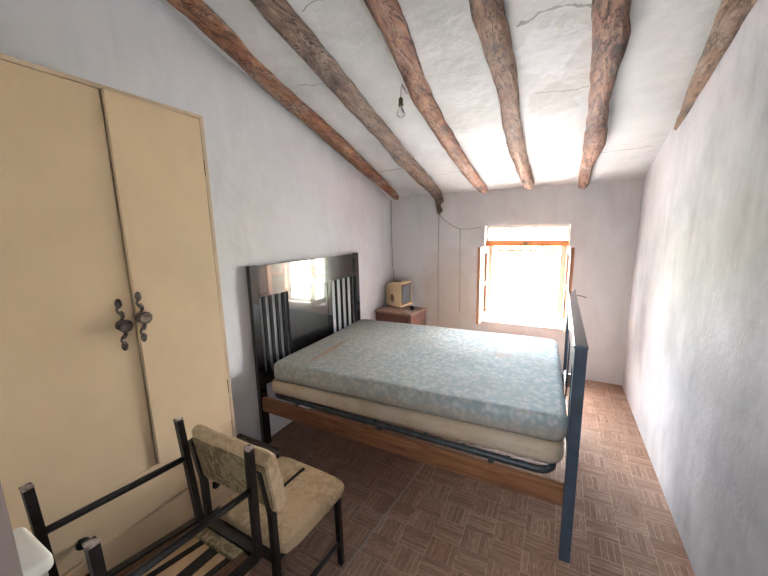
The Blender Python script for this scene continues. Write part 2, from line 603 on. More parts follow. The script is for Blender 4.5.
def mat_glass():
    m = bpy.data.materials.new('clear_glass')
    m.use_nodes = True
    b = m.node_tree.nodes['Principled BSDF']
    b.inputs['Base Color'].default_value = (1, 1, 1, 1)
    b.inputs['Roughness'].default_value = 0.02
    b.inputs['Transmission Weight'].default_value = 1.0
    b.inputs['IOR'].default_value = 1.45
    return m


M_glass = mat_glass()

# ================================================================ the room
W = 2.5436
HZ = 1.978          # ceiling height at the window wall
SL = 0.30           # the roof rises towards the camera
YF = -3.78          # inner face of the doorway wall
WIN = (1.17, 2.00, 0.505, 1.597)


def ceil_z(y): return HZ - SL * y


def struct(o): o['kind'] = 'structure'; return o


struct(MB().box(-0.3, W + 0.3, -5.6, 0.40, -0.12, 0.0).build('floor', M_floor))

# back wall with the window opening
b = MB()
x0, x1, z0, z1 = WIN
b.box(-0.3, x0, 0, 0.30, 0, 2.1).box(x1, W + 0.3, 0, 0.30, 0, 2.1)
b.box(x0, x1, 0, 0.30, 0, z0).box(x0, x1, 0, 0.30, z1, 2.1)
struct(b.build('wall_back', M_wall_back))


def side_wall(name, xa, xb, mat):
    bm = bmesh.new()
    vs = []
    for x in (xa, xb):
        for (y, z) in ((0.3, 0), (-3.98, 0), (-3.98, ceil_z(-3.98) + 0.06), (0.3, ceil_z(0.3) + 0.06)):
            vs.append(bm.verts.new((x, y, z)))
    bm.faces.new(vs[:4]); bm.faces.new(vs[4:][::-1])
    for i in range(4):
        j = (i + 1) % 4
        bm.faces.new((vs[i], vs[j], vs[4 + j], vs[4 + i]))
    m = MB(); m.bm.free(); m.bm = bm
    return struct(m.build(name, mat))


side_wall('wall_left', -0.3, 0.0, M_wall)
side_wall('wall_right', W, W + 0.3, M_wall_right)

# front wall with the doorway the picture is taken from
b = MB()
hf = ceil_z(-3.9)
b.box(-0.3, 1.590, -3.98, YF, 0, hf + 0.1).box(2.42, W + 0.3, -3.98, YF, 0, hf + 0.1)
b.box(1.590, 2.42, -3.98, YF, 2.1, hf + 0.1)
struct(b.build('wall_front', M_wall))
struct(MB().box(1.5905, 1.5965, -3.985, YF + 0.002, 0, 2.1, 0.001).build('jamb_cover_1', M_jamb_cover))  # thin taupe cover added to dim the brightly lit door jamb
# landing behind the doorway
struct(MB().box(-0.3, 0.2, -5.6, -3.98, 0, 2.6).build('wall_hall_left', M_wall))
struct(MB().box(W + 0.1, W + 0.3, -5.6, -3.98, 0, 2.6).build('wall_hall_right', M_wall))
struct(MB().box(-0.3, W + 0.3, -5.7, -5.6, 0, 2.7).build('wall_hall_back', M_wall))
struct(MB().box(-0.3, W + 0.3, -5.7, -3.90, 2.6, 2.7).build('ceiling_hall', M_wall))

# sloped ceiling with gently uneven plaster
bm = bmesh.new()
NX, NY = 56, 84
grid = []
for i in range(NX + 1):
    row = []
    for j in range(NY + 1):
        x = -0.3 + (W + 0.6) * i / NX
        y = 0.32 - (0.32 + 3.98) * j / NY
        z = ceil_z(y)
        # the plaster sags a little between the beams and rounds off into the window wall
        z += 0.012 * noise.noise(Vector((x * 2.2, y * 1.5, 0))) + 0.004 * noise.noise(Vector((x * 8, y * 6, 3)))
        row.append(bm.verts.new((x, y, z)))
    grid.append(row)
for i in range(NX):
    for j in range(NY):
        bm.faces.new((grid[i][j], grid[i][j + 1], grid[i + 1][j + 1], grid[i + 1][j]))
r = bmesh.ops.extrude_face_region(bm, geom=bm.faces[:])
bmesh.ops.translate(bm, vec=(0, 0, 0.15), verts=[v for v in r['geom'] if isinstance(v, bmesh.types.BMVert)])
m = MB(); m.bm.free(); m.bm = bm
struct(m.build('ceiling', M_ceil, smooth=True))

# outside: unseen ground, made pale to bounce sun upward, and a low green hill
struct(MB().box(-30, 40, 0.6, 60, -3.2, -3.0).build('ground_outside', M_pale_ground))
bm = bmesh.new()
g = []
for i in range(41):
    row = []
    for j in range(13):
        x = -28 + i * 1.6; y = 9 + j * 1.6
        h = -3.0 + 5.2 * math.sin(min(1, j / 9) * PI / 2) ** 1.3 * (0.45 + 0.35 * math.sin(i * 0.31) + 0.35 * noise.noise(Vector((i * 0.4, j * 0.5, 0))))
        row.append(bm.verts.new((x, y, max(-3.05, h) + 0.4 * noise.noise(Vector((i * 1.7, j * 1.7, 5))))))
    g.append(row)
for i in range(40):
    for j in range(12):
        bm.faces.new((g[i][j], g[i + 1][j], g[i + 1][j + 1], g[i][j + 1]))
r = bmesh.ops.extrude_face_region(bm, geom=bm.faces[:])
bmesh.ops.translate(bm, vec=(0, 0, -2.5), verts=[v for v in r['geom'] if isinstance(v, bmesh.types.BMVert)])
m = MB(); m.bm.free(); m.bm = bm
struct(m.build('hill_outside', M_hill, smooth=True))

# ---------------------------------------------------------------- window
win = empty('window_1', (0, 0, 0)); struct(win)
fy0, fy1 = 0.10, 0.17
b = MB()
b.box(x0, x0 + 0.075, fy0, fy1, z0 + 0.001, z1 - 0.17, 0.004).box(x1 - 0.075, x1, fy0, fy1, z0 + 0.001, z1 - 0.17, 0.004)
b.box(x0, x1, fy0 - 0.004, fy1, z0 + 0.001, z0 + 0.05, 0.004)
b.build('frame', M_paint_white, win)  # the white also paints in glare over the jambs
MB().box(x0, x1, fy0 - 0.02, fy1, 1.37, 1.437, 0.005).build('head_rail', M_orange, win)
MB().box(x0 + 0.07, x1 - 0.07, fy0 + 0.01, fy1, 1.312, 1.334, 0.003).build('stop_bead', M_orange, win)
b = MB()
b.box(x0, x1, fy0, fy1, 1.565, z1, 0.003).box(x0, x0 + 0.02, fy0, fy1, 1.437, 1.565).box(x1 - 0.02, x1, fy0, fy1, 1.437, 1.565)
b.build('transom_frame', M_paint_white, win)
MB().box(x0 + 0.02, x1 - 0.02, 0.133, 0.137, 1.437, 1.565).build('transom_pane', M_glass, win)
MB().box(x0 - 0.0, x1, 0.0, 0.30, z0, z0 + 0.012, 0.003).build('window_sill', M_paint_white, win)
MB().box(1.575, 1.60, fy0 - 0.03, fy0 - 0.02, 1.39, 1.42, 0.003).build('latch', M_brass, win)
for x in (1.30, 1.41, 1.52, 1.63, 1.74, 1.86):
    MB().sweep([(x, 0.26, z0 + 0.01), (x, 0.26, z1)], 0.010, 8).build('bar', M_iron, win, smooth=True)


def casement(hx, sgn, ang):
    """leaf hinged at hx on the frame, opened into the room"""
    L = 0.395; H0, H1 = 0.555, 1.380; th = 0.033; st = 0.075
    c = MB()
    mm = T(hx, fy0 - 0.01, 0) @ Rz(ang)
    # local: x along the leaf, y thickness (inside face +)
    for (a0, a1, zz0, zz1) in ((0, st, H0, H1), (L - st, L, H0, H1), (st, L - st, H0, H0 + st), (st, L - st, H1 - st, H1), (st, L - st, 0.95, 0.98)):
        c.box(a0, a1, -th / 2, th / 2, zz0, zz1, 0.004, mat=mm)
    o = c.build('casement', M_brown_stile, win)
    e = MB()
    s_ = -sgn
    ya, yb = (th / 2, th / 2 + 0.004) if s_ > 0 else (-th / 2 - 0.004, -th / 2)
    for (a0, a1, zz0, zz1) in ((0.002, st, H0, H1), (L - st, L - 0.003, H0, H1), (st, L - st, H0, H0 + st), (st, L - st, H1 - st, H1), (st, L - st, 0.95, 0.98)):
        e.box(a0, a1, ya, yb, zz0, zz1, 0.001, mat=mm)
    e.build('outer_paint_face', M_paint_white, o)
    MB().box(st, L - st, -0.002, 0.002, H0 + st, 0.95, mat=mm).box(st, L - st, -0.002, 0.002, 0.98, H1 - st, mat=mm).build('pane', M_glass, o)
    for z in (0.70, 1.24):
        MB().sweep([(hx, fy0 - 0.005, z - 0.03), (hx, fy0 - 0.005, z + 0.03)], 0.008, 8).build('hinge', M_brass, o)
    return o


casement(x0 + 0.02, 1, math.radians(-92))
casement(x1 - 0.005, -1, math.radians(-86))
# stay hook on the wall right of the window
hk = MB().sweep([(2.075, -0.002, 0.94), (2.08, -0.03, 0.93), (2.085, -0.035, 0.89), (2.13, -0.03, 0.885), (2.18, -0.02, 0.87)], 0.004, 8)
tag(hk.build('stay_hook', M_dark, smooth=True), 'thin dark metal hook on the wall right of the window', 'hook')

# ================================================================ beams
BE = dict(
    b1=[(0.19, -2.622, 2.72, 0.062), (0.18, -2.384, 2.648, 0.059), (0.155, -2.164, 2.582, 0.058), (0.157, -1.844, 2.486, 0.056), (0.164, -1.342, 2.336, 0.058), (0.153, -0.628, 2.121, 0.052), (0.137, -0.084, 1.958, 0.042)],
    b2=[(0.602, -2.472, 2.675, 0.066), (0.596, -2.299, 2.623, 0.066), (0.597, -2.114, 2.567, 0.067), (0.603, -1.84, 2.485, 0.069), (0.613, -1.46, 2.371, 0.069), (0.609, -1.047, 2.247, 0.068), (0.64, -0.406, 2.055, 0.062), (0.642, -0.03, 1.943, 0.06)],
    b3=[(1.113, -2.287, 2.619, 0.067), (1.102, -2.092, 2.561, 0.065), (1.081, -1.861, 2.491, 0.061), (1.063, -1.6, 2.413, 0.064), (1.067, -1.228, 2.301, 0.060), (1.091, -0.824, 2.18, 0.056), (1.127, -0.4, 2.053, 0.052), (1.167, -0.101, 1.963, 0.046)],
    b4=[(1.551, -2.128, 2.571, 0.067), (1.568, -1.887, 2.499, 0.066), (1.578, -1.552, 2.399, 0.06), (1.565, -1.19, 2.29, 0.06), (1.572, -0.673, 2.135, 0.055), (1.623, -0.138, 1.974, 0.052)],
    b5=[(2.048, -1.947, 2.517, 0.07), (2.064, -1.758, 2.46, 0.07), (2.071, -1.551, 2.398, 0.064), (2.077, -1.243, 2.306, 0.056), (2.094, -0.858, 2.19, 0.068), (2.075, -0.518, 2.088, 0.048), (2.079, -0.05, 1.945, 0.046)],
    b6=[(2.505, -1.781, 2.467, 0.055), (2.522, -1.602, 2.413, 0.050), (2.532, -1.39, 2.35, 0.048), (2.548, -1.172, 2.284, 0.045), (2.580, -0.836, 2.184, 0.037)],
)
logm = {
    'b1': mat_log('orange_brown_log', lin(120, 76, 53), lin(156, 107, 76), lin(58, 41, 35), 1.0),
    'b2': mat_log('grey_brown_log', lin(108, 88, 77), lin(136, 112, 96), lin(53, 44, 41), 2.0),
    'b3': mat_log('red_brown_log', lin(126, 87, 68), lin(159, 117, 93), lin(57, 41, 37), 3.0),
    'b4': mat_log('brown_log', lin(121, 89, 72), lin(157, 123, 101), lin(51, 37, 35), 4.0),
    'b5': mat_log('knotty_brown_log', lin(119, 82, 65), lin(154, 112, 91), lin(53, 36, 32), 5.0),
    'b6': mat_log('weathered_log', lin(121, 94, 73), lin(149, 117, 92), lin(59, 47, 42), 6.0),
}
LAB = {
    'b1': 'orange-brown crooked roof beam in the corner above the left wall',
    'b2': 'greyish-brown roof beam second from the left wall, ending in a knotted stub',
    'b3': 'reddish-brown roof beam with the lamp cord running along it',
    'b4': 'brown roof beam ending above the window middle, with a dark scar near its thick end',
    'b5': 'knotty zigzag roof beam ending above the right side of the window',
    'b6': 'weathered roof beam half buried where ceiling meets the right wall',
}


def make_beam(key):
    P = BE[key]
    # carry on at the thick end up to the doorway wall
    a, bq = P[0], P[1]
    pts = []
    yend = YF + 0.01
    n = 5
    for k in range(n, 0, -1):
        y = a[1] + (yend - a[1]) * k / n
        pts.append((a[0] + 0.02 * math.sin(k * 1.3), y, ceil_z(y) - 0.045, min(0.078, a[3] * (1 + 0.03 * k))))
    pts += [tuple(p) for p in P]
    if key == 'b6':
        pass
    # resample smoothly
    res = []
    N = 90
    seg = []
    for i in range(len(pts) - 1):
        d = (Vector(pts[i + 1][:3]) - Vector(pts[i][:3])).length
        seg.append(d)
    tot = sum(seg)
    for k in range(N + 1):
        s = tot * k / N
        i = 0
        while i < len(seg) - 1 and s > seg[i]:
            s -= seg[i]; i += 1
        t = min(1, s / seg[i])
        p0 = pts[max(0, i - 1)]; p1 = pts[i]; p2 = pts[i + 1]; p3 = pts[min(len(pts) - 1, i + 2)]
        q = [0.5 * ((2 * p1[c]) + (-p0[c] + p2[c]) * t + (2 * p0[c] - 5 * p1[c] + 4 * p2[c] - p3[c]) * t * t + (-p0[c] + 3 * p1[c] - 3 * p2[c] + p3[c]) * t ** 3) for c in range(4)]
        q[2] = min(q[2], q[2])
        res.append(q)
    bm = bmesh.new()
    rings = []
    K = 22
    sd = ord(key[1])
    for i, q in enumerate(res):
        ring = []
        for j in range(K):
            an = 2 * PI * j / K
            x = q[0] + 0.0; y = q[1]
            f = 1 + 0.20 * noise.noise(Vector((math.cos(an) * 0.9, math.sin(an) * 0.9 + sd, y * 2.6))) \
                + 0.15 * noise.noise(Vector((math.cos(an) * 2.4, math.sin(an) * 2.4 + sd, y * 10)))
            rr = q[3] * f
            if i > N - 3 and key != 'b6':
                rr *= (0.96, 0.86, 0.62)[i - (N - 2)]
            ring.append(bm.verts.new((q[0] + rr * math.cos(an), y + 0.29 * rr * math.sin(an), q[2] + rr * 0.957 * math.sin(an))))
        rings.append(ring)
    for A, B in zip(rings, rings[1:]):
        for j in range(K):
            bm.faces.new((A[j], A[(j + 1) % K], B[(j + 1) % K], B[j]))
    bm.faces.new(rings[0][::-1]); bm.faces.new(rings[-1])
    m = MB(); m.bm.free(); m.bm = bm
    o = m.build('roof_beam', logm[key], smooth=True)
    tag(o, LAB[key], 'beam', 'roof beams under the sloped ceiling')
    return o


beams = {k: make_beam(k) for k in BE}
# the knotted stub under the end of the second beam
st = MB().sweep([(0.645, -0.05, 1.93), (0.66, -0.045, 1.89), (0.64, -0.04, 1.85), (0.648, -0.035, 1.82), (0.66, -0.03, 1.785), (0.64, -0.03, 1.755)],
                [0.055, 0.05, 0.028, 0.03, 0.036, 0.014], 10)
st.build('stub', logm['b2'], beams['b2'], smooth=True)

# ================================================================ wardrobe
WX = 0.45
ward = empty('wardrobe', (0.2, -3.2, 0))
ward.location = (0, 0, 0)
tag(ward, 'tall cream two-door wardrobe against the left wall with ornate knobs', 'wardrobe')
yr, yl, yseam = -2.779, -3.66, -3.168
ztop = 2.096
dz0, dz1 = 0.614, 2.078
b = MB()
b.box(0.012, WX, yr - 0.018, yr, 0.0, ztop, 0.002)                 # right side
b.box(0.012, WX, yl, yl + 0.018, 0.0, ztop, 0.002)
b.box(0.012, WX, yl + 0.018, yr - 0.018, ztop - 0.016, ztop, 0.002)
b.box(0.012, 0.03, yl + 0.018, yr - 0.018, 0.0, ztop - 0.016)
b.box(0.03, WX - 0.02, yl + 0.018, yr - 0.018, 0.60, 0.618)
b.box(0.03, WX - 0.01, yl + 0.018, yr - 0.018, 0.02, 0.255, 0.002)
b.box(0.03, WX - 0.03, yl + 0.018, yr - 0.018, 0.404, 0.412)
b.build('carcass', M_cream_edge, ward)


def door(ya, yb, rot, hinge_y, kn):
    mm = T(WX - 0.018, hinge_y, 0) @ Rz(rot) @ T(-(WX - 0.018), -hinge_y, 0)
    d = MB().box(WX - 0.018, WX + 0.001, ya, yb, dz0, dz1, 0.0025, mat=mm).build('door', M_cream, ward)
    ky, kz = kn
    # ornate back plate: leaf scrolls above and below a rosette
    p = MB()
    X = WX + 0.003
    for sg in (1, -1):
        path = []
        for i in range(15):
            t = i / 14
            path.append((X + 0.002, ky + 0.011 * math.sin(t * 7.5) * (1 - 0.3 * t), kz + sg * (0.020 + 0.062 * t)))
        p.sweep(path, [0.0055 - 0.0015 * math.sin(i * 0.9) for i in range(15)], 8)
        for zz, dy in ((0.042, 0.011), (0.058, -0.010)):
            p.sweep([(X + 0.002, ky, kz + sg * (zz - 0.012)), (X + 0.004, ky + dy, kz + sg * zz), (X + 0.002, ky + dy * 0.4, kz + sg * (zz + 0.012))], [0.002, 0.004, 0.002], 6)
        p.lathe([(0, 0), (0.011, 0.001), (0.012, 0.004), (0.006, 0.007), (0, 0.007)], n=12, mat=Matrix.Translation((X - 0.003, ky, kz + sg * 0.083)) @ Matrix.Scale(1.6, 4, (0, 0, 1)) @ Ry(PI / 2))
    p.lathe([(0, 0), (0.021, 0), (0.021, 0.003), (0.016, 0.005), (0, 0.005)], n=18, mat=T(X - 0.003, ky, kz) @ Ry(PI / 2))
    for v in p.bm.verts: v.co = mm @ v.co
    p.build('backplate', M_bronze, d, smooth=True)
    k = MB().lathe([(0, 0), (0.009, 0), (0.008, 0.014), (0.018, 0.020), (0.024, 0.028), (0.024, 0.034), (0.020, 0.038), (0.013, 0.035), (0, 0.034)], n=22, mat=mm @ T(X, ky, kz) @ Ry(PI / 2))
    k.build('knob', M_bronze, d, smooth=True)
    return d


door(yl + 0.02, yseam - 0.001, math.radians(-0.3), yl + 0.02, (-3.215, 1.235))
door(yseam + 0.002, yr - 0.021, math.radians(2.8), yr - 0.02, (-3.155, 1.253))
for z in (0.80, 1.87):
    MB().sweep([(WX - 0.002, yr - 0.019, z - 0.035), (WX - 0.002, yr - 0.019, z + 0.035)], 0.0035, 8).build('hinge', M_gap, ward)
for (za, zb, kz, ky) in ((0.412, 0.612, 0.493, -3.442), (0.262, 0.402, 0.345, -3.442)):
    d = MB().box(WX - 0.02, WX, yl + 0.021, yr - 0.021, za, zb, 0.003).build('drawer', M_cream, ward)
    for yy in (ky, -2.934):
        k = MB().lathe([(0, 0), (0.007, 0), (0.007, 0.010), (0.017, 0.016), (0.021, 0.023), (0.018, 0.029), (0, 0.031)], n=20, mat=T(WX, yy, kz) @ Ry(PI / 2))
        k.build('knob', M_dark, d, smooth=True)

# low dark chest between wardrobe and bed
cst = empty('wooden_chest', (0.21, -2.575, 0))
tag(cst, 'low dark dusty wooden chest between the wardrobe and the headboard post', 'chest')
MB().box(-0.19, 0.175, -0.125, 0.125, 0.0, 0.178, 0.003).build('body', M_dark, cst)
MB().box(-0.195, 0.188, -0.138, 0.138, 0.179, 0.200, 0.004).build('lid', M_plank, cst)

# ================================================================ bed
bed = empty('bed_frame', (0, 0, 0))
tag(bed, 'old double bed frame with glossy black slatted headboard and brown side rails', 'bed')
YN, YR = -2.268, -0.868


def bed_end(xa, xb, h, top0, top1, low0, low1, mat, name, smat):
    pw = 0.065
    x_m0, x_m1 = xa + 0.012, xb - 0.012
    hb = MB().box(xa + 0.004, xb - 0.004, YN + pw, YR - pw, top0, top1, 0.004).build(name, mat, bed)
    for y in (YN, YR - pw):
        MB().box(xa, xb, y, y + pw, 0.0, h, 0.004).build('post', mat, hb)
    MB().box(x_m0 - 0.004, x_m1 + 0.004, YN + pw, YR - pw, low0, low1, 0.003).build('lower_rail', mat, hb)
    # centre panel with its stiles
    yc = (YN + YR) / 2
    for y in (-1.915, -1.405 + 0.0):
        MB().box(x_m0 - 0.002, x_m1 + 0.002, y, y + 0.062, low1, top0, 0.003).build('stile', mat, hb)
    MB().box(x_m0 + 0.003, x_m1 - 0.003, -1.853, -1.405, low1, top0, 0.002).build('centre_panel', mat, hb)
    for a, e in ((YN + pw, -1.915), (-1.343, YR - pw)):
        n = 4
        gap = (e - a - n * 0.031) / (n + 1)
        for i in range(n):
            y = a + gap + i * (gap + 0.031)
            MB().box(x_m0 + 0.002, x_m1 - 0.000, y, y + 0.031, low1 - 0.003, top0 + 0.003, 0.002).build('slat', smat, hb)
    return hb


hb = bed_end(0.018, 0.054, 1.352, 1.128, 1.345, 0.465, 0.545, M_black_lacquer, 'headboard', M_black_satin)
# rim bead under the top panel
MB().box(0.046, 0.058, YN + 0.065, YR - 0.065, 1.120, 1.142, 0.003).build('bead', M_black_lacquer, hb)
em = MB()
bmd = em.bm
yy, zz = -1.60, 1.245
pts = [(-0.045, 0), (-0.018, 0.022), (0, 0.032), (0.018, 0.022), (0.045, 0), (0.018, -0.022), (0, -0.032), (-0.018, -0.022)]
fr = [bmd.verts.new((0.0515, yy + p[0], zz + p[1])) for p in pts]
f = bmd.faces.new(fr)
r = bmesh.ops.extrude_face_region(bmd, geom=[f])
bmesh.ops.translate(bmd, vec=(-0.005, 0, 0), verts=[v for v in r['geom'] if isinstance(v, bmesh.types.BMVert)])
em.build('inlay', M_emblem, hb)
MB().box(0.047, 0.0510, -0.975, -0.95, 1.165, 1.30, 0.001).build('notch', M_dark, hb)

XF = 1.995
fb = bed_end(XF, XF + 0.048, 1.060, 0.90, 1.052, 0.36, 0.44, M_foot, 'footboard', M_foot)
MB().box(XF - 0.004, XF + 0.050, YN, YR, 1.056, 1.070, 0.004).build('cap', M_foot, fb)

for y in (YN + 0.008, YR - 0.036):
    MB().box(0.054, XF, y, y + 0.028, 0.282, 0.388, 0.003).build('side_rail', M_rail, bed)

# sprung metal base inside the frame
base = empty('sprung_base', (0, 0, 0))
tag(base, 'dark metal tube bed base lying on the side rails under the mattresses', 'bed base')
ya, yb, xa, xb, zb_ = -2.19, -0.93, 0.10, 1.945, 0.392
loop = []
rc = 0.07
for (cx, cy, a0) in ((xb - rc, yb - rc, 0), (xa + rc, yb - rc, 90), (xa + rc, ya + rc, 180), (xb - rc, ya + rc, 270)):
    for k in range(7):
        an = math.radians(a0 + 15 * k)
        loop.append((cx + rc * math.cos(an), cy + rc * math.sin(an), zb_))
MB().sweep(loop, 0.018, 10, closed=True).build('frame_tube', M_tube, base, smooth=True)
for y in (-1.9, -1.56, -1.22):
    MB().sweep([(xa, y, zb_ - 0.004), (xb, y, zb_ - 0.004)], 0.008, 8).build('cross_wire', M_tube, base, smooth=True)
for x in (0.30, 0.62, 0.95, 1.28, 1.50, 1.73):
    MB().box(x, x + 0.022, ya - 0.012, ya + 0.010, zb_ + 0.004, zb_ + 0.0215, 0.003).build('bracket', M_tube, base)
# little feet carrying the base on the rails
for x in (0.35, 1.0, 1.65):
    MB().box(x, x + 0.03, ya - 0.055, ya - 0.005, 0.3885, zb_ + 0.0, 0.001).build('lug', M_tube, base)
    MB().box(x, x + 0.03, yb + 0.005, yb + 0.055, 0.3885, zb_ + 0.0, 0.001).build('lug', M_tube, base)


def pad(name, mat, lx, ly, h, r, loc, rz, sag=0.006, seed=0, zsag=0.006):
    bm = bmesh.new()
    bmesh.ops.create_cube(bm, size=1)
    for v in bm.verts: v.co = Vector((v.co.x * lx, v.co.y * ly, v.co.z * h))
    ve = [e for e in bm.edges if abs(e.verts[0].co.z - e.verts[1].co.z) > h * 0.5]
    bmesh.ops.bevel(bm, geom=ve, offset=0.07, segments=6, profile=0.5, affect='EDGES')
    he = [e for e in bm.edges if abs(e.verts[0].co.z - e.verts[1].co.z) < 1e-5 and len(e.link_faces) == 2 and
          abs(e.link_faces[0].normal.z - e.link_faces[1].normal.z) > 0.5]
    bmesh.ops.bevel(bm, geom=he, offset=r, segments=5, profile=0.5, affect='EDGES')
    # cuts so the surface can undulate
    for ax, L, n in ((0, lx, 28), (1, ly, 20)):
        for i in range(1, n):
            c = -L / 2 + L * i / n
            no = Vector((1, 0, 0)) if ax == 0 else Vector((0, 1, 0))
            bmesh.ops.bisect_plane(bm, geom=bm.verts[:] + bm.edges[:] + bm.faces[:], plane_co=no * c, plane_no=no)
    for v in bm.verts:
        n1 = noise.noise(Vector((v.co.x * 3 + seed, v.co.y * 3, v.co.z * 4)))
        n2 = noise.noise(Vector((v.co.x * 9 + seed, v.co.y * 9, v.co.z * 9)))
        side = 1 if abs(v.co.z) < h * 0.3 else 0.6
        d = v.co.normalized()
        v.co += Vector((v.co.x / lx * 0.6, v.co.y / ly * 0.6, 0)) * sag * side * (n1 + 0.5 * n2) * 2
        if v.co.z > 0:
            v.co.z += zsag * (n1 * 0.8 + 0.4 * n2)
    m = MB(); m.bm.free(); m.bm = bm
    o = m.build(name, mat, smooth=True)
    o.location = loc; o.rotation_euler = (0, 0, rz)
    return o


lower = pad('mattress', M_under, 1.90, 1.30, 0.112, 0.045, (1.026, -1.56, 0.4705), 0.025, seed=3, zsag=0.0)
tag(lower, 'thin cream stained mattress lying underneath the blue one', 'mattress')
upper = pad('mattress', M_matt, 1.86, 1.33, 0.136, 0.042, (1.046, -1.545, 0.5965), 0.040, seed=11)
tag(upper, 'pale blue floral mattress on top of the bed, stained and yellowed', 'mattress')

# ================================================================ nightstand, television, bits
ns = empty('nightstand', (0.285, -0.33, 0), (0, 0, -0.10))
tag(ns, 'reddish-brown wooden nightstand in the corner behind the bed', 'nightstand')
hw, hd, ht = 0.235, 0.19, 0.652
MB().box(-hw - 0.012, hw + 0.012, -hd - 0.012, hd, ht - 0.022, ht, 0.005).build('top', M_night_top, ns)
b = MB()
b.box(-hw, -hw + 0.016, -hd, hd - 0.01, 0.10, ht - 0.022).box(hw - 0.016, hw, -hd, hd - 0.01, 0.10, ht - 0.022)
b.box(-hw + 0.016, hw - 0.016, hd - 0.024, hd - 0.01, 0.10, ht - 0.022).box(-hw + 0.016, hw - 0.016, -hd, hd - 0.024, 0.10, 0.118)
b.box(-hw + 0.016, hw - 0.016, -hd + 0.02, hd - 0.024, 0.44, 0.455)
b.build('body', M_night, ns)
dr = MB().box(-hw + 0.02, hw - 0.02, -hd - 0.004, -hd + 0.016, 0.46, ht - 0.03, 0.003).build('drawer', M_night, ns)
MB().lathe([(0, 0), (0.006, 0), (0.012, 0.012), (0.010, 0.02), (0, 0.022)], n=14, mat=T(0, -hd - 0.004, 0.54) @ Rx(PI / 2)).build('knob', M_bronze, dr, smooth=True)
dd = MB().box(-hw + 0.02, hw - 0.02, -hd - 0.004, -hd + 0.014, 0.122, 0.438, 0.003).build('door', M_night, ns)
MB().lathe([(0, 0), (0.006, 0), (0.012, 0.012), (0.010, 0.02), (0, 0.022)], n=14, mat=T(hw - 0.06, -hd - 0.004, 0.30) @ Rx(PI / 2)).build('knob', M_bronze, dd, smooth=True)
for sx in (-1, 1):
    for sy in (-1, 1):
        cx = sx * (hw - 0.02); cy = sy * (hd - 0.03) - 0.006
        MB().sweep([(cx, cy, 0), (cx, cy, 0.10)], [0.012, 0.017], square=True).build('leg', M_night, ns)

# portable television: local x = towards the screen, y = width
tv = empty('television', (0.185, -0.185, 0.653), (0, 0, -0.12))
tag(tv, 'small cream portable television on the nightstand', 'television')
b = MB()
sec = [(-0.12, 0.11, 0.035, 0.262), (-0.10, 0.125, 0.012, 0.285), (0.02, 0.145, 0.006, 0.300), (0.105, 0.150, 0.004, 0.305), (0.115, 0.146, 0.008, 0.300)]
rings = []
for (x, hy, za, zc) in [(q[0], q[1] * 0.86, q[2], q[3]) for q in sec]:
    ring = []
    rc = 0.022
    for (cy, cz, a0) in ((hy - rc, zc - rc, 0), (-hy + rc, zc - rc, 90), (-hy + rc, za + rc, 180), (hy - rc, za + rc, 270)):
        for k in range(5):
            an = math.radians(a0 + 22.5 * k)
            ring.append(b.bm.verts.new((x, cy + rc * math.cos(an), cz + rc * math.sin(an))))
    rings.append(ring)
for A, B in zip(rings, rings[1:]):
    for j in range(len(A)):
        b.bm.faces.new((A[j], A[(j + 1) % len(A)], B[(j + 1) % len(A)], B[j]))
b.bm.faces.new(rings[0][::-1]); b.bm.faces.new(rings[-1])
b.build('casing', M_tv, tv, auto=True)
MB().box(0.110, 0.119, -0.116, 0.112, 0.035, 0.282, 0.004).build('bezel', M_tv_dark, tv)
# bulged screen
b = MB()
n = 12
gr = []
for i in range(n + 1):
    row = []
    for j in range(n + 1):
        u = -1 + 2 * i / n; v = -1 + 2 * j / n
        su = u * math.sqrt(1 - v * v * 0.12); sv = v * math.sqrt(1 - u * u * 0.12)
        row.append(b.bm.verts.new((0.119 + 0.014 * (1 - 0.5 * (u * u + v * v)), -0.002 + su * 0.098, 0.160 + sv * 0.108)))
    gr.append(row)
for i in range(n):
    for j in range(n):
        b.bm.faces.new((gr[i][j], gr[i + 1][j], gr[i + 1][j + 1], gr[i][j + 1]))
r = bmesh.ops.extrude_face_region(b.bm, geom=b.bm.faces[:])
bmesh.ops.translate(b.bm, vec=(-0.012, 0, 0), verts=[v for v in r['geom'] if isinstance(v, bmesh.types.BMVert)])
b.build('screen', M_screen, tv, smooth=True)
# oval loudspeaker grille on the flank
b = MB().lathe([(0, 0), (0.032, 0), (0.034, 0.002), (0.030, 0.004), (0, 0.004)], n=24, mat=T(-0.01, -0.1185, 0.115) @ Matrix.Scale(1.5, 4, (0, 0, 1)) @ Rz(-0.07) @ Rx(PI / 2))
b.build('speaker_grille', M_tv_dark, tv, smooth=True)
MB().box(-0.06, 0.03, -0.03, 0.03, 0.298, 0.306, 0.003).build('handle', M_tv_dark, tv)
an = MB().sweep([(-0.03, -0.02, 0.300), (-0.045, -0.03, 0.42), (-0.07, -0.035, 0.60)], [0.003, 0.0022, 0.0015], 8)
an.build('antenna', M_metal, tv, smooth=True)
for sx in (-0.08, 0.08):
    for sy in (-0.09, 0.09):
        MB().lathe([(0, 0), (0.008, 0), (0.008, 0.014), (0, 0.014)], n=10, mat=T(sx, sy, 0)).build('foot', M_dark, tv)

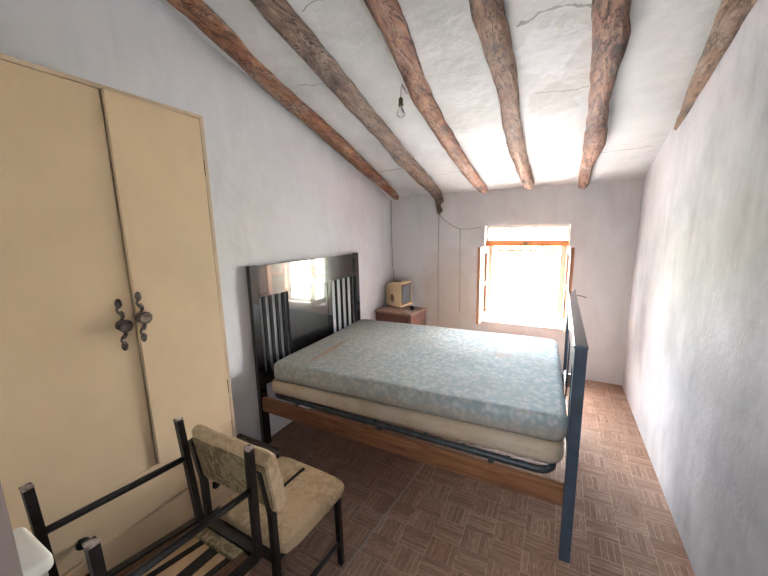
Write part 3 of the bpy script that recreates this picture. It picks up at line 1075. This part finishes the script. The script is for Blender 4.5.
jar = MB().lathe([(0, 0), (0.020, 0), (0.022, 0.006), (0.022, 0.035), (0.016, 0.043), (0.016, 0.048), (0, 0.048)], n=18).build('ink_jar', M_dark, smooth=True)
jar.location = (0.425, -0.32, 0.6525)
MB().lathe([(0, 0.048), (0.024, 0.048), (0.024, 0.062), (0.02, 0.066), (0, 0.066)], n=18).build('lid', M_paper, jar, smooth=True)
tag(jar, 'small black jar with a pale lid beside the television', 'jar')
pp = MB()
for i in range(7):
    for j in range(5):
        pass
bm = pp.bm
gr = [[bm.verts.new(((i - 3) * 0.012, (j - 2) * 0.012, 0.008 + 0.008 * noise.noise(Vector((i * 0.9, j * 0.9, 2))))) for j in range(5)] for i in range(7)]
for i in range(6):
    for j in range(4):
        bm.faces.new((gr[i][j], gr[i + 1][j], gr[i + 1][j + 1], gr[i][j + 1]))
r = bmesh.ops.extrude_face_region(bm, geom=bm.faces[:])
bmesh.ops.translate(bm, vec=(0, 0, -0.006), verts=[v for v in r['geom'] if isinstance(v, bmesh.types.BMVert)])
po = pp.build('paper_scrap', M_paper, smooth=True)
po.location = (0.42, -0.44, 0.6535)
tag(po, 'crumpled scrap of white paper on the nightstand near the front edge', 'paper')

# ================================================================ chairs
def make_chair(root, foot, seat, zs, back, stretch_z, tip_all=False, label=None, hang=False):
    """foot/seat: dict RL RR FL FR of xy at the floor and at the seat; back: (bend z, top z, lean dy);
    rear side is where 'R*' are. zs = height of the seat frame's underside."""
    w = 0.0115
    sgn = 1 if seat['RL'][1] > seat['FL'][1] else -1        # direction pointing backwards
    for k in ('FL', 'FR'):
        f, s = foot[k], seat[k]
        lg = MB().sweep([(f[0], f[1], 0), (s[0], s[1], zs + 0.02)], w, square=True, up=(1, 0, 0)).build('leg', M_chair, root)
        MB().sweep([(f[0], f[1], -0.0005), (f[0] * 0.995 + s[0] * 0.005, f[1], 0.006)], w + 0.0008, square=True, up=(1, 0, 0)).build('leg_tip', M_tip, lg)
    bz, tz, lean = back
    tops = {}
    for k in ('RL', 'RR'):
        f, s = foot[k], seat[k]
        top = (s[0], s[1] + sgn * lean, tz)
        tops[k] = top
        lg = MB().sweep([(f[0], f[1], 0), (s[0], s[1], zs), (s[0], s[1], bz), top], w, square=True, up=(1, 0, 0)).build('leg', M_chair, root)
        MB().sweep([(f[0], f[1], -0.0005), (f[0] * 0.995 + s[0] * 0.005, f[1], 0.006)], w + 0.0008, square=True, up=(1, 0, 0)).build('leg_tip', M_tip, lg)
    fr = MB()
    for a, c in (('FL', 'FR'), ('FR', 'RR'), ('RR', 'RL'), ('RL', 'FL')):
        p, q = Vector((*seat[a], zs + 0.011)), Vector((*seat[c], zs + 0.011))
        d = (q - p).normalized() * 0.008
        fr.sweep([p + d, q - d], 0.0128, square=True, up=(0, 0, 1))
    fr.build('seat_frame', M_chair, root)
    for a, c in (('FL', 'RL'), ('FR', 'RR')):
        def at(k, z):
            t = z / zs
            return Vector((foot[k][0] * (1 - t) + seat[k][0] * t, foot[k][1] * (1 - t) + seat[k][1] * t, z))
        MB().sweep([at(a, stretch_z), at(c, stretch_z)], 0.0115, 10).build('stretcher', M_chair, root, smooth=True)
    return tops, sgn


def cushion(corners, z0, z1, mat, name, root, r=0.016, crown=0.008, n=16):
    """upholstered pad over four xy corners (in order), rounded at the rim"""
    bm = bmesh.new()
    P = [Vector((*c, 0)) for c in corners]
    def q(u, v): return P[0] * (1 - u) * (1 - v) + P[1] * u * (1 - v) + P[2] * u * v + P[3] * (1 - u) * v
    def sq(u, v):
        # slightly rounded corners
        a, b_ = 2 * u - 1, 2 * v - 1
        k = 0.07
        aa = a * (1 - k * b_ ** 6); bb = b_ * (1 - k * a ** 6)
        return (aa + 1) / 2, (bb + 1) / 2
    us = [0, 0.02, 0.05] + [i / n for i in range(1, n)] + [0.95, 0.98, 1]
    us = sorted(set(us))
    m_ = len(us)
    top = []; bot = []
    for i, u in enumerate(us):
        rt = []; rb = []
        for j, v in enumerate(us):
            uu, vv = sq(u, v)
            p = q(uu, vv)
            e = min(u, 1 - u, v, 1 - v)
            t = min(1, e / 0.06)
            drop = r * (1 - math.sqrt(max(0, 1 - (1 - t) ** 2)))
            cr = crown * (1 - (2 * u - 1) ** 2) * (1 - (2 * v - 1) ** 2)
            nz = 0.003 * noise.noise(Vector((p.x * 12, p.y * 12, z1)))
            rt.append(bm.verts.new((p.x, p.y, z1 - drop + cr + nz)))
            rb.append(bm.verts.new((p.x, p.y, z0)) if True else None)
        top.append(rt); bot.append(rb)
    for i in range(m_ - 1):
        for j in range(m_ - 1):
            bm.faces.new((top[i][j], top[i + 1][j], top[i + 1][j + 1], top[i][j + 1]))
            bm.faces.new((bot[i][j], bot[i][j + 1], bot[i + 1][j + 1], bot[i + 1][j]))
    for j in range(m_ - 1):
        bm.faces.new((top[0][j], top[0][j + 1], bot[0][j + 1], bot[0][j]))
        bm.faces.new((top[-1][j + 1], top[-1][j], bot[-1][j], bot[-1][j + 1]))
        bm.faces.new((top[j + 1][0], top[j][0], bot[j][0], bot[j + 1][0]))
        bm.faces.new((top[j][-1], top[j + 1][-1], bot[j + 1][-1], bot[j][-1]))
    m = MB(); m.bm.free(); m.bm = bm
    return m.build(name, mat, root, auto=True)


def back_pad(xl, xr, y_of_z, sgn, z0, z1, th, root, wrap=0.018):
    """thick backrest cushion in front of the posts, folded over the top"""
    o = MB()
    n = 14
    prof = []
    def front(z): return y_of_z(z) - sgn * (0.011 + th)
    def rear(z): return y_of_z(z) + sgn * 0.004
    for k in range(9):
        z = z0 + 0.012 + (z1 - z0 - 0.03) * k / 8
        prof.append((front(z) - sgn * 0.006 * math.sin(PI * k / 8), z))
    zc = z1 - 0.018; ym = (front(zc) + rear(zc)) / 2; hw = abs(front(zc) - rear(zc)) / 2
    for k in range(1, 8):
        a = PI * k / 8
        prof.append((ym - sgn * hw * math.cos(a), zc + 0.020 * math.sin(a)))
    prof.append((rear(zc), zc))
    prof.append((rear(z0 + 0.01), z0 + 0.01))
    yb = (front(z0) + rear(z0)) / 2
    prof.append((yb + sgn * hw * 0.6, z0)); prof.append((yb - sgn * hw * 0.6, z0))
    rings = []
    xs = [xl, xl + 0.005, xl + 0.015] + [xl + (xr - xl) * i / n for i in range(1, n)] + [xr - 0.015, xr - 0.005, xr]
    cy = sum(p[0] for p in prof) / len(prof); cz = sum(p[1] for p in prof) / len(prof)
    for i, x in enumerate(xs):
        e = min(i, len(xs) - 1 - i)
        s = (0.90, 0.955, 0.985)[e] if e < 3 else 1.0
        ring = []
        for (y, z) in prof:
            nz = 0.003 * noise.noise(Vector((x * 14, y * 14, z * 14)))
            yl_ = y_of_z(z) - sgn * th / 2
            ring.append(o.bm.verts.new((x, yl_ + (y - yl_) * s + nz, cz + (z - cz) * (1 - (1 - s) * 0.35) + nz)))
        rings.append(ring)
    for A, B in zip(rings, rings[1:]):
        for j in range(len(A)):
            o.bm.faces.new((A[j], A[(j + 1) % len(A)], B[(j + 1) % len(A)], B[j]))
    o.bm.faces.new(rings[0][::-1]); o.bm.faces.new(rings[-1])
    return o.build('backrest', M_brocade, root, auto=True)


# --- upright chair, its back towards the camera
ch = empty('dining_chair', (0.91, -2.93, 0))
tag(ch, 'upright padded chair in worn beige brocade with black legs, back towards the camera', 'chair', 'worn brocade dining chairs')
ox, oy = 0.91, -2.93
L_ = lambda x, y: (x - ox, y - oy)
foot = dict(RL=L_(0.685, -3.12), RR=L_(1.056, -3.12), FL=L_(0.720, -2.745), FR=L_(1.078, -2.75))
seat = dict(RL=L_(0.680, -3.112), RR=L_(1.060, -3.112), FL=L_(0.720, -2.76), FR=L_(1.078, -2.76))
tops, sg = make_chair(ch, foot, seat, 0.385, (0.585, 0.775, 0.028), 0.13)
cushion([L_(0.700, -3.100), L_(1.105, -3.105), L_(1.122, -2.725), L_(0.702, -2.714)], 0.408, 0.452, M_brocade, 'seat', ch, 0.020)
def yof(z):
    t = max(0, (z - 0.585) / 0.19)
    return (-3.112 - oy) - 0.028 * t
bp = back_pad(0.694 - ox, 1.098 - ox, yof, -1, 0.598, 0.832, 0.034, ch)
# darker greenish cloth on the rear face of the backrest
b = MB()
n = 10
for (za, zc_) in ((0.618, 0.800),):
    v = []
    for (z) in (za, zc_):
        for x in (0.706 - ox, 1.086 - ox):
            v.append((x, z))
    ya_, yb_ = yof(za) - 0.0045, yof(zc_) - 0.0045
    vs = [b.bm.verts.new(p) for p in ((v[0][0], ya_, za), (v[1][0], ya_, za), (v[1][0], yb_, zc_), (v[0][0], yb_, zc_))]
    f = b.bm.faces.new(vs)
    r = bmesh.ops.extrude_face_region(b.bm, geom=[f])
    bmesh.ops.translate(b.bm, vec=(0, -0.004, 0), verts=[q for q in r['geom'] if isinstance(q, bmesh.types.BMVert)])
tag(b.build('rear_cover', M_brocade_back, bp), 'darker olive patterned rear cloth of the backrest')
# torn seam in the seat cloth
MB().box(-0.008, 0.008, -0.072, 0.072, 0.4505, 0.4625, 0.003, mat=T(0.892 - ox, -2.835 - oy, 0) @ Rz(-0.03)).build('torn_seam', M_dark, ch)

# --- chair turned upside down, feet in the air
cx0, cy0 = 0.80, -3.345
inv = empty('dining_chair', (cx0, cy0, 0.888), (PI, 0, 0))
tag(inv, 'upside-down chair in the bottom left corner with four black legs in the air', 'chair', 'worn brocade dining chairs')
Q = lambda x, y: (x - cx0, -(y - cy0))
# rear legs are those nearest the doorway
foot = dict(RL=Q(0.640, -3.575), RR=Q(1.015, -3.575), FL=Q(0.681, -3.180), FR=Q(1.063, -3.182))
seat = dict(RL=Q(0.610, -3.555), RR=Q(0.985, -3.558), FL=Q(0.697, -3.157), FR=Q(1.028, -3.160))
tops, sg2 = make_chair(inv, foot, seat, 0.437, (0.62, 0.884, 0.030), 0.165)
sc_ = [Q(0.712, -3.170), Q(1.012, -3.172), Q(0.972, -3.545), Q(0.625, -3.542)]
cushion([Q(0.702, -3.160), Q(1.024, -3.163), Q(0.984, -3.553), Q(0.612, -3.550)], 0.461, 0.512, M_brocade, 'seat', inv, 0.020)
def yof2(z):
    t = max(0, (z - 0.62) / 0.264)
    return seat['RL'][1] + 0.030 * t
back_pad(0.600 - cx0, 0.995 - cx0, yof2, 1, 0.64, 0.868, 0.046, inv)
# underside of the seat: battens, hessian and webbing
def quad_pt(u, v):
    P = [Vector((*c, 0)) for c in sc_]
    return P[0] * (1 - u) * (1 - v) + P[1] * u * (1 - v) + P[2] * u * v + P[3] * (1 - u) * v
for (a, c) in (((0.07, 0.02), (0.07, 0.98)), ((0.93, 0.02), (0.93, 0.98)), ((0.12, 0.06), (0.88, 0.06)), ((0.12, 0.94), (0.88, 0.94))):
    p, q = quad_pt(*a), quad_pt(*c)
    mat_ = M_brocade_back if a[1] == c[1] else M_board
    d = (q - p); L = d.length; an = math.atan2(d.y, d.x)
    MB().box(0, L, -0.020, 0.020, 0.440, 0.4605, 0.003, mat=T(p.x, p.y, 0) @ Rz(an)).build('batten', mat_, inv)
b = MB()
vs = [b.bm.verts.new((*quad_pt(u, v).xy, 0.458)) for u, v in ((0.1, 0.1), (0.9, 0.1), (0.9, 0.9), (0.1, 0.9))]
f = b.bm.faces.new(vs)
r = bmesh.ops.extrude_face_region(b.bm, geom=[f])
bmesh.ops.translate(b.bm, vec=(0, 0, 0.003), verts=[q for q in r['geom'] if isinstance(q, bmesh.types.BMVert)])
b.build('hessian_lining', M_hessian, inv)
for u0_, u1_, hwid in ((0.30, 0.24, 0.012), (0.52, 0.60, 0.022), (0.78, 0.74, 0.012)):
    p, q = quad_pt(u0_, 0.1), quad_pt(u1_, 0.9)
    d = (q - p); L = d.length; an = math.atan2(d.y, d.x)
    MB().box(0, L, -hwid, hwid, 0.453, 0.4565, 0.001, mat=T(p.x, p.y, 0) @ Rz(an)).build('webbing_strap', M_strap, inv)

# ================================================================ white plastic bin by the doorway
bn = empty('plastic_bin', (0.940, -3.695, 0))
tag(bn, 'white plastic bin at the very bottom left by the door jamb', 'bin')
b = MB()
prof = [(0.062, 0.044, 0.0), (0.066, 0.048, 0.02), (0.078, 0.056, 0.80), (0.080, 0.058, 0.84)]
b.box(-0.072, 0.072, -0.052, 0.052, 0, 0.90, 0.02, 4)
b.build('body', M_white_plastic, bn, auto=True)
MB().box(-0.082, 0.082, -0.060, 0.060, 0.885, 0.925, 0.015, 4).build('lid', M_white_plastic, bn, auto=True)

# ================================================================ pendant lamp and wires
lamp = empty('pendant_lamp', (0.94, -1.70, 2.49))
tag(lamp, 'bare bulb in a brass lampholder hanging by a thin cord from the ceiling', 'lamp')
MB().sweep([(0.012, 0, 0.01), (0.002, 0, -0.02), (0, 0, -0.075)], 0.0022, 8).build('cord', M_cord, lamp, smooth=True)
MB().lathe([(0, -0.07), (0.007, -0.07), (0.014, -0.078), (0.015, -0.10), (0.013, -0.108), (0.017, -0.112), (0.017, -0.122), (0, -0.122)], n=18).build('lampholder', M_brass, lamp, smooth=True)
MB().lathe([(0, -0.120), (0.011, -0.121), (0.013, -0.135), (0.024, -0.155), (0.026, -0.168), (0.020, -0.186), (0, -0.193)], n=20).build('bulb', M_glass, lamp, smooth=True)

cordp = [(0.955, -1.70, 2.498)]
for (bx, by, bz, br) in ((1.063, -1.60, 2.413, 0.064), (1.081, -1.861, 2.491, 0.061), (1.102, -2.092, 2.561, 0.065), (1.113, -2.287, 2.619, 0.067)):
    pass
cord = MB().sweep([(0.945, -1.70, 2.502), (1.005, -1.73, 2.415), (1.03, -1.80, 2.412), (1.04, -1.95, 2.455), (1.05, -2.1, 2.49), (1.062, -2.3, 2.555), (1.065, -2.6, 2.645)], 0.0042, 8)
tag(cord.build('lamp_cord', M_cord_white, smooth=True), 'pale lamp cord running along the reddish-brown third beam', 'cord')

wr = [((0.645, -0.02, 1.745), (0.638, -0.006, 1.70), (0.632, -0.005, 1.1), (0.637, -0.005, 0.40)),
      ((0.645, -0.02, 1.75), (0.72, -0.006, 1.665), (0.82, -0.005, 1.60), (0.893, -0.005, 1.572), (1.02, -0.005, 1.570), (1.14, -0.005, 1.590)),
      ((0.893, -0.005, 1.570), (0.897, -0.005, 1.2), (0.905, -0.005, 0.60))]
wl_ = ['thin grey wire running straight down the back wall from the beam stub',
       'thin grey wire sagging across the back wall to the window corner',
       'thin grey wire hanging down the back wall left of the window']
for p, lb in zip(wr, wl_):
    tag(MB().sweep(p, 0.0026, 6).build('wall_wire', M_cord, smooth=True), lb, 'wire', 'wires on the back wall')
tag(MB().sweep([(0.02, -0.008, 1.95), (0.018, -0.008, 1.5), (0.03, -0.008, 1.15), (0.05, -0.03, 0.80)], 0.003, 6).build('wall_wire', M_cord, smooth=True),
    'thin grey wire coming down the left rear corner behind the television', 'wire', 'wires on the back wall')
